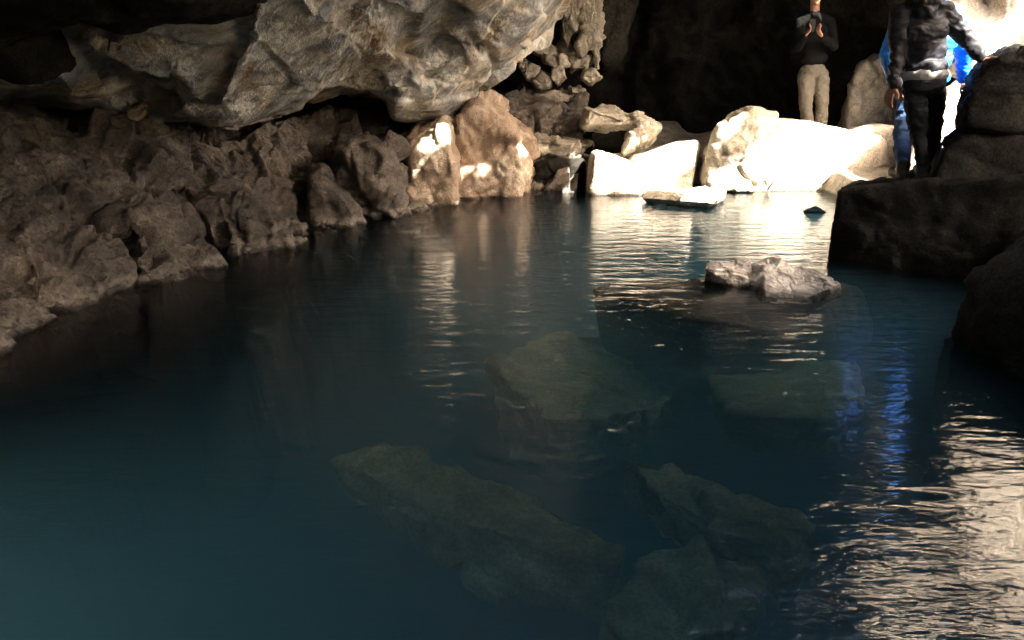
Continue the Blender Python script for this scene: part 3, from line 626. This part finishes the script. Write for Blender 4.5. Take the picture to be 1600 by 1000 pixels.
def hand(wr, dirv, side, up, curl=.35):
    """palm and five fingers; dirv points to the fingertips, side to the thumb, up out of the back"""
    d = np.array(dirv, float); d /= np.linalg.norm(d); s = np.array(side, float); s -= d*(s@d); s /= np.linalg.norm(s); n = np.cross(d, s)
    if n@np.array(up, float) < 0: n = -n
    wr = np.array(wr, float); pr = []
    for k in range(4):
        pr.append(('cap', wr+d*.02+s*(.018-.012*k), .015, wr+d*.082+s*(.030-.020*k), .012))
    for k, L in enumerate((.070, .080, .074, .058)):
        b = wr+d*.085+s*(.030-.020*k); d1 = d*math.cos(curl)-n*math.sin(curl); d2 = d*math.cos(curl*2.4)-n*math.sin(curl*2.4)
        m_ = b+d1*L*.5; pr += [('cap', b, .0098, m_, .009), ('cap', m_, .009, m_+d2*L*.5, .0078)]
    t0 = wr+d*.03+s*.028; t1 = t0+(d*.6+s*.7-n*.2)*.042; t2 = t1+(d*.95+s*.2-n*.3)*.032
    pr += [('cap', t0, .014, t1, .0115), ('cap', t1, .0115, t2, .009)]
    return pr
def head(c, face, r=1.0):
    """c = centre of the skull, face = +1 looks at the viewer (-y), -1 away"""
    c = np.array(c, float); f = np.array([0, -face, 0.0])
    pr = [('ell', c+[0, 0, .025], (.076*r, .095*r, .098*r)), ('ell', c+f*.028+[0, 0, -.045], (.058*r, .066*r, .07*r)), ('ell', c+f*.05+[0, 0, -.09], (.032, .034, .026))]
    pr += [('cap', c+f*.088+[0, 0, .01], .009, c+f*.112+[0, 0, -.026], .013), ('ell', c+f*.1+[0, 0, -.03], (.019, .012, .009)), ('cap', c+f*.09+[-.03, 0, .02], .012, c+f*.09+[.03, 0, .02], .012),
           ('cap', c+f*.093+[-.018, 0, -.058], .0075, c+f*.093+[.018, 0, -.058], .0075)]
    for sx in (-1, 1): pr.append(('ell', c+[sx*.08, 0, -.015], (.012, .02, .032)))
    return pr
def eyes(c, face, par):
    for sx in (-1, 1):
        e = blend('eye', [('ell', np.array(c, float)+[sx*.031, -face*.083, .0], (.014, .012, .009))], c_boot, .003, 1, parent=par)
def person(label, J, pal, face, opts):
    g = J
    pr = head(g['head'], face)+[('cap', g['neck'], .055, lerp(g['head'], g['neck'], .3), .052),
        ('cap', g['neck'], .055, g['chest'], .09), ('ell', g['chest'], (.135, .085, .13)), ('ell', lerp(g['chest'], g['pelvis'], .5), (.11, .075, .14)), ('ell', g['pelvis'], (.12, .085, .10))]
    for S_ in 'LR':
        pr += [('cap', g['sh'+S_], .036, g['neck'], .036), ('cap', g['sh'+S_], .042, g['el'+S_], .032), ('cap', g['el'+S_], .032, g['wr'+S_], .025),
               ('cap', g['hip'+S_], .062, g['kn'+S_], .042), ('cap', g['kn'+S_], .04, g['an'+S_], .03), ('cap', g['an'+S_], .034, np.array(g['an'+S_])+[0, -face*.1, -.05], .03)]
        pr += hand(*g['hand'+S_])
    body = blend('person', pr, skin, .0055, 3)
    mn = min(g['anL'][2], g['anR'][2])-.085
    place(body, (g['pelvis'][0], g['pelvis'][1], mn)); tag(body, label, 'person')
    def ch(name, prims, mat, vox=.007, sm=4, fold=None): return blend(name, prims, mat, vox, sm, fold, parent=body)
    k = opts.get('bulk', 1.0); hem = np.array(g['hem'])
    jk = [('ell', g['chest'], (.175*k, .125*k, .17)), ('cap', g['neck'], .075, g['chest'], .13), ('ell', lerp(g['chest'], hem, .45), (.155*k, .12*k, .17)), ('ell', lerp(g['chest'], hem, .85), (.165*k, .13*k, .10))]
    for S_ in 'LR':
        jk += [('cap', g['sh'+S_], .068*k, g['neck'], .06), ('cap', g['sh'+S_], .07*k, g['el'+S_], .056*k), ('cap', g['el'+S_], .056*k, lerp(g['el'+S_], g['wr'+S_], .95), .04*k)]
    if opts.get('hood'): jk += [('ell', np.array(g['neck'])+[.01, face*.06, .0], (.125, .085, .065)), ('ell', np.array(g['neck'])+[.02, face*.09, -.07], (.09, .05, .06))]
    ch('jacket', jk, pal['jacket'], fold=opts.get('fold', folds(5, 5, 15, .011, 7)))
    tr = [('ell', g['pelvis'], (.158, .12, .11))]
    for S_ in 'LR':
        tr += [('cap', g['hip'+S_], .096*opts.get('leg', 1), g['kn'+S_], .068*opts.get('leg', 1)), ('cap', g['kn'+S_], .066*opts.get('leg', 1), lerp(g['kn'+S_], g['an'+S_], .97), .047*opts.get('leg2', 1))]
    ch('trousers', tr, pal['trousers'], fold=folds(6, 6, 11, .013, 17))
    if 'shirt' in pal:
        c = np.array(g['hem']); ch('shirt', [('ell', c+[0, 0, 0], (.172, .136, .08)), ('cap', c+[-.09, .0, -.04], .06, c+[-.04, .0, 0], .09), ('cap', c+[.09, 0, -.04], .06, c+[.05, 0, 0], .09)], pal['shirt'], fold=folds(9, 9, 5, .008, 27))
    for S_ in 'LR':
        a = np.array(g['an'+S_]); t = a+np.array([0, -face*.15, -.05])
        ch('shoe', [('cap', a+[0, 0, .02], .052, a+[0, 0, -.04], .046), ('cap', a+[0, face*.03, -.05], .04, t, .038), ('ell', a+[0, -face*.06, -.075], (.047, .14, .016))], c_boot, .006, 2)
    hc = np.array(g['head']); hr = [('ell', hc+[0, face*.018, .045], (.088, .098, .092))]
    if opts.get('longhair'): hr += [('ell', hc+[0, face*.06, -.03], (.075, .06, .11)), ('cap', hc+[0, face*.08, -.06], .05, hc+[.01, face*.1, -.16], .03)]
    ch('hair', hr, c_hair, .006, 2, folds(30, 30, 6, .004, 33))
    eyes(hc, face, body)
    return body
ZS = P(1420, 287, 5.85)[2]+.01
p = P
person('person in black jacket and black jeans seen from behind, one hand on the boulder', dict(
    head=p(1436, -34, 5.9), neck=p(1437, 2, 5.92), chest=p(1442, 46, 5.92), pelvis=p(1443, 130, 5.92), hem=p(1444, 116, 5.92),
    shL=p(1406, 26, 5.92), elL=p(1403, 82, 5.9), wrL=p(1397, 132, 5.84), handL=(p(1397, 134, 5.84), (-.35, -.1, -1), (.5, -1, 0), (-1, 0, 0)),
    shR=p(1476, 20, 5.92), elR=p(1506, 58, 5.9), wrR=p(1534, 92, 5.78), handR=(p(1536, 93, 5.77), (1, -.1, -.55), (0, -.6, 1), (0, -.2, 1), .25),
    hipL=p(1429, 140, 5.93), knL=p(1435, 212, 5.9), anL=PZ(1443, ZS+.085, 5.9), hipR=p(1459, 138, 5.95), knR=p(1460, 196, 6.1), anR=PZ(1450, ZS+.085, 6.2)),
    dict(jacket=c_black, trousers=c_blackj, shirt=c_white), -1, dict(hood=1, longhair=1, leg=.9, leg2=.85, fold=folds(4.5, 3.5, 8.5, .02, 7)))
person('person in a bright blue jacket and blue jeans, mostly hidden behind the one in black', dict(
    head=p(1452, -24, 6.6), neck=p(1450, 12, 6.6), chest=p(1454, 60, 6.6), pelvis=p(1436, 145, 6.6), hem=p(1440, 130, 6.6),
    shL=p(1410, 38, 6.6), elL=p(1389, 84, 6.6), wrL=p(1398, 128, 6.5), handL=(p(1400, 130, 6.5), (.3, -.1, -1), (.5, -1, 0), (-1, 0, 0)),
    shR=p(1490, 34, 6.6), elR=p(1508, 84, 6.75), wrR=p(1504, 124, 6.8), handR=(p(1504, 126, 6.8), (.5, -.2, -1), (-1, -.6, 0), (1, 0, .3)),
    hipL=p(1424, 150, 6.6), knL=p(1410, 212, 6.3), anL=PZ(1411, ZS+.085, 6.04), hipR=p(1450, 150, 6.6), knR=p(1456, 205, 6.6), anR=PZ(1462, ZS+.085, 6.7)),
    dict(jacket=c_blue, trousers=c_jean), -1, dict(hood=1, bulk=1.28, leg=1.05))
ZM = P(1270, 213, 10.0)[2]
person('person in black sweater and beige trousers facing us, hands raised to a phone', dict(
    head=p(1274, -8, 10.0), neck=p(1273, 24, 10.02), chest=p(1272, 56, 10.05), pelvis=p(1270, 112, 10.05), hem=p(1271, 96, 10.05),
    shL=p(1250, 36, 10.05), elL=p(1247, 74, 9.95), wrL=p(1257, 57, 9.72), handL=(p(1257, 57, 9.72), (.75, -.2, 1), (.5, .6, .5), (0, -1, 0), .5),
    shR=p(1296, 36, 10.05), elR=p(1303, 72, 9.95), wrR=p(1284, 57, 9.72), handR=(p(1284, 57, 9.72), (-.8, -.2, 1), (-.5, .6, .5), (0, -1, 0), .5),
    hipL=p(1260, 120, 10.05), knL=p(1259, 165, 10.0), anL=PZ(1261, ZM+.085, 10.0), hipR=p(1281, 120, 10.05), knR=p(1285, 165, 10.0), anR=PZ(1281, ZM+.085, 10.0)),
    dict(jacket=c_dark, trousers=c_beige), 1, dict(leg=1.12, leg2=1.75, fold=folds(5, 5, 9, .008, 9)))
bm = bmesh.new(); bmesh.ops.create_cube(bm, size=1, matrix=Matrix.Diagonal((.072, .009, .145, 1))); bmesh.ops.bevel(bm, geom=bm.edges[:], offset=.003, segments=2, affect='EDGES')
me = bpy.data.meshes.new('phone'); bm.to_mesh(me); bm.free(); ph = link('phone', me, c_phone); ph.location = P(1269, 40, 9.72); ph.rotation_euler = (-.1, .1, 0)
tag(ph, 'dark phone held upright in front of the chest of the person in beige trousers', 'phone')
bm = bmesh.new(); bmesh.ops.create_cone(bm, cap_ends=True, segments=20, radius1=.007, radius2=.006, depth=.003)
me = bpy.data.meshes.new('camera_lens'); bm.to_mesh(me); bm.free(); ln = link('camera_lens', me, c_boot); ln.parent = ph; ln.location = (-.022, -.006, .055); ln.rotation_euler = (math.pi/2, 0, 0)

# ------------------------------------------------------------------ twigs
c_wood = cloth_mat('pale_wood', (.32, .27, .2), .8, 90, 0)
def twig(pts, r, label):
    o = blend('twig', [('cap', a, r*(1-.12*k), b, r*(1-.12*(k+1))) for k, (a, b) in enumerate(zip(pts[:-1], pts[1:]))], c_wood, max(.003, r*.35), 1)
    place(o, pts[0]); tag(o, label, 'twig')
twig([P(860, 263, 9.7), P(872, 258, 9.65), P(884, 256, 9.6), P(893, 250, 9.6)], .022, 'pale stick wedged in the dark gap under the ledge')
twig([P(1200, 296, 8.95), P(1207, 286, 8.9), P(1212, 279, 8.88)], .012, 'short twig leaning on the foot of the long white boulder')
twig([W(458, 376, .005), W(468, 374, .008), W(478, 373.5, .005)], .012, 'little pale splinter floating beside the left bank')

SC.render.engine = 'CYCLES'; cy = SC.cycles
cy.use_denoising = True; cy.denoiser = 'OPENIMAGEDENOISE'; cy.denoising_input_passes = 'RGB_ALBEDO_NORMAL'
cy.max_bounces = 10; cy.diffuse_bounces = 5; cy.glossy_bounces = 4; cy.transparent_max_bounces = 12; cy.volume_bounces = 2
cy.caustics_reflective = False; cy.caustics_refractive = False; cy.sample_clamp_indirect = 6.0
SC.render.resolution_x = 1024; SC.render.resolution_y = 640
